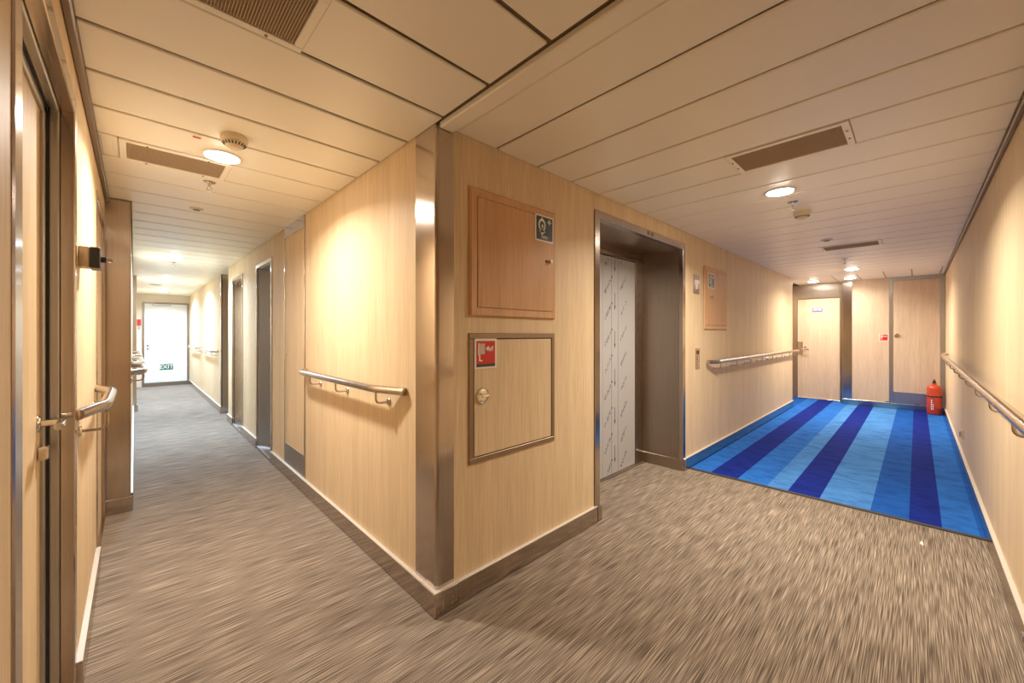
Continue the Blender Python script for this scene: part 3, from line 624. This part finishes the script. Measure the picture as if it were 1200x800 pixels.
# ------------------------------------------------------------------ ceiling fittings
def grille(label, x0, x1, y0, y1, nx, ny, extra=None):
    t = thing('vent_grille', ((x0+x1)/2, (y0+y1)/2, H), label, 'vent', 'ceiling vent grilles'); fwid = .026
    link('frame', multi([(x0, x1, y0, y0+fwid, H-.005, H+.012), (x0, x1, y1-fwid, y1, H-.005, H+.012), (x0, x0+fwid, y0+fwid, y1-fwid, H-.005, H+.012), (x1-fwid, x1, y0+fwid, y1-fwid, H-.005, H+.012)], .002), 'ceiling_paint', t)
    bm = BM(); a0, a1, c0, c1 = x0+fwid, x1-fwid, y0+fwid, y1-fwid
    for k in range(1, nx): u = a0+(a1-a0)*k/nx; box(bm, u-.0009, u+.0009, c0, c1, H-.002, H+.0005)
    for k in range(1, ny): v = c0+(c1-c0)*k/ny; box(bm, a0, a1, v-.0009, v+.0009, H-.0012, H+.0012)
    link('wire_mesh', bm, 'brown_mesh', t, stuff=True)
    b1('duct', (a0, a1, c0, c1, H+.006, H+.0125), 'duct', t)
    for (sx, sy) in ((x0+.1, y0+.013), (x1-.1, y0+.013), (x0+.1, y1-.013), (x1-.1, y1-.013)):
        link('screw', cyl(BM(), (sx, sy, H-.006), (0, 0, 1), .0045, .004, 10), 'bronze_trim', t)
    return t
g = SEAM_L
grille('cream vent grille next to the ceiling beam cover', *grilles_l[0], g+.004, g+PL-.004, 52, 30)
grille('cream vent grille beside the smoke detector and downlight', *grilles_l[5], g+5*PL+.004, g+6*PL-.004, 52, 30)
g = SEAM_R
grille('cream vent grille before the downlight near the lift', g+3*PR+.004, g+4*PR-.004, *grilles_r[3], 30, 56)
grille('cream vent grille above the blue carpet', g+13*PR+.004, g+14*PR-.004, *grilles_r[13], 26, 40)
bp = b1('blank_plate', (XL+.03, -.075, SEAM_L+5*PL+.02, SEAM_L+6*PL-.03, H-.004, H), 'ceiling_paint', bev=.002); tag(bp, 'small blank ceiling plate between vent grille and wall', 'plate')

def downlight(loc, label, cool=False, power=LAMP_W, color=WARM, r=.088):
    t = thing('downlight', loc, label, 'ceiling light', 'round ceiling downlights'); x, y, z = loc
    link('trim_ring', lathe(BM(), loc, [(r*.80, .004), (r*.80, -.004), (r*.86, -.008), (r*.97, -.006), (r, -.001), (r, .004)], 36), 'white_paint', t, smooth=True)
    link('diffuser', lathe(BM(), loc, [(0, -.020), (r*.4, -.018), (r*.68, -.012), (r*.81, -.003), (r*.81, .003), (0, .003)], 36), 'diffuser_cool' if cool else 'diffuser_warm', t, smooth=True)
    ld = bpy.data.lights.new('downlight_light', 'AREA'); ld.shape = 'DISK'; ld.size = r*1.6; ld.energy = power; ld.color = color; ld.spread = math.radians(154)
    lo = bpy.data.objects.new('downlight_light', ld); COL.objects.link(lo); lo.parent = t; lo.location = (0, 0, -.022)
    return t
downlight((.327, 2.50, H), 'lit downlight between smoke detector and vent grille', False, LAMP_W*.42)
downlight((.35, 6.30, H), 'lit downlight above the brown doorway before the alcove', True, LAMP_W*.95, COOL)
downlight((.40, 8.90, H), 'cool white downlight level with the slim steel column', True, LAMP_W*.95, COOL)
downlight((.45, 11.2, H), 'cool white downlight in front of the exit door', True, LAMP_W*.95, COOL)
downlight((3.0, .613, H), 'lit downlight in front of the lift', False, LAMP_W*.66, NEUTRAL)
downlight((7.3, .64, H), 'lit downlight above the middle of the blue carpet', False, LAMP_W*.50, NEUTRAL)
downlight((8.45, .76, H), 'lit downlight over the steel column of the end wall', False, LAMP_W*.10, NEUTRAL)
downlight((8.55, 1.26, H), 'lit downlight over the door with the purple sign', False, LAMP_W*.20, NEUTRAL)

def smoke(loc, label):
    t = thing('smoke_detector', loc, label, 'smoke detector', 'cream smoke detectors')
    link('base', lathe(BM(), loc, [(.052, .002), (.054, -.004), (.054, -.022), (.050, -.026), (0, -.026)], 32), 'cream_plastic', t, smooth=True)
    link('head', lathe(BM(), loc, [(.046, -.026), (.047, -.034), (.036, -.044), (.030, -.052), (.022, -.056), (0, -.057)], 32), 'cream_plastic', t, smooth=True)
    bm = BM()
    for k in range(20):
        a = 2*PI*k/20; c = Vector(loc)+Vector((.0415*math.cos(a), .0415*math.sin(a), -.0395))
        m = Matrix.Translation(c) @ Matrix.Rotation(a, 4, 'Z') @ Matrix.Rotation(.85, 4, 'Y') @ Matrix.Diagonal((.003, .005, .014, 1)); bmesh.ops.create_cube(bm, size=1, matrix=m)
    link('slots', bm, 'dark_slot', t); return t
s0 = smoke((.335, 2.215, H), 'cream smoke detector beside the downlight opposite the handrail')
dup(s0, (3.62, .60, H), 'cream smoke detector beyond the downlight near the lift')
def sprinkler(loc, label):
    t = thing('sprinkler', loc, label, 'sprinkler', 'ceiling sprinklers')
    link('escutcheon', lathe(BM(), loc, [(.032, .001), (.032, -.003), (.014, -.012), (0, -.012)], 24), 'polished', t, smooth=True)
    link('body', cyl(BM(), Vector(loc)+Vector((0, 0, -.022)), (0, 0, 1), .008, .022, 14), 'polished', t)
    for s in (-1, 1): link('arm', tube(BM(), [Vector(loc)+Vector(p) for p in ((s*.007, 0, -.03), (s*.013, 0, -.045), (s*.003, 0, -.058))], .0028, 8), 'polished', t)
    link('deflector', cyl(BM(), Vector(loc)+Vector((0, 0, -.060)), (0, 0, 1), .016, .003, 16), 'polished', t); return t
p0 = sprinkler((.326, 2.975, H), 'chrome sprinkler next to the vent grille by the downlight')
dup(p0, (3.30, .60, H), 'chrome sprinkler between downlight and smoke detector near the lift'); dup(p0, (6.25, .612, H), 'chrome sprinkler above the blue carpet beyond the grille'); dup(p0, (.36, 6.62, H), 'chrome sprinkler past the brown doorway')
def disc(loc, label, r, mat):
    t = thing('ceiling_disc', loc, label, 'ceiling fitting', 'round ceiling discs')
    link('plate', lathe(BM(), loc, [(r, .001), (r, -.004), (r*.8, -.008), (0, -.008)], 28), mat, t, smooth=True)
    link('center', cyl(BM(), Vector(loc)+Vector((0, 0, -.011)), (0, 0, 1), r*.5, .006, 20), 'bronze_trim' if mat != 'grey_steel' else 'grey_steel', t); return t
disc((.328, 3.68, H), 'small cream disc after the sprinkler by the vent', .042, 'cream_plastic'); disc((4.88, .612, H), 'small cream disc before the grille over blue carpet', .05, 'cream_plastic'); disc((.28, 9.9, H), 'grey disc near the exit door', .09, 'grey_steel')
mk = b1('indicator_tab', (.195, .225, 2.335, 2.350, H-.002, H), 'alarm_red', bev=.0005); tag(mk, 'tiny red tab beside the downlight trim', 'tab')
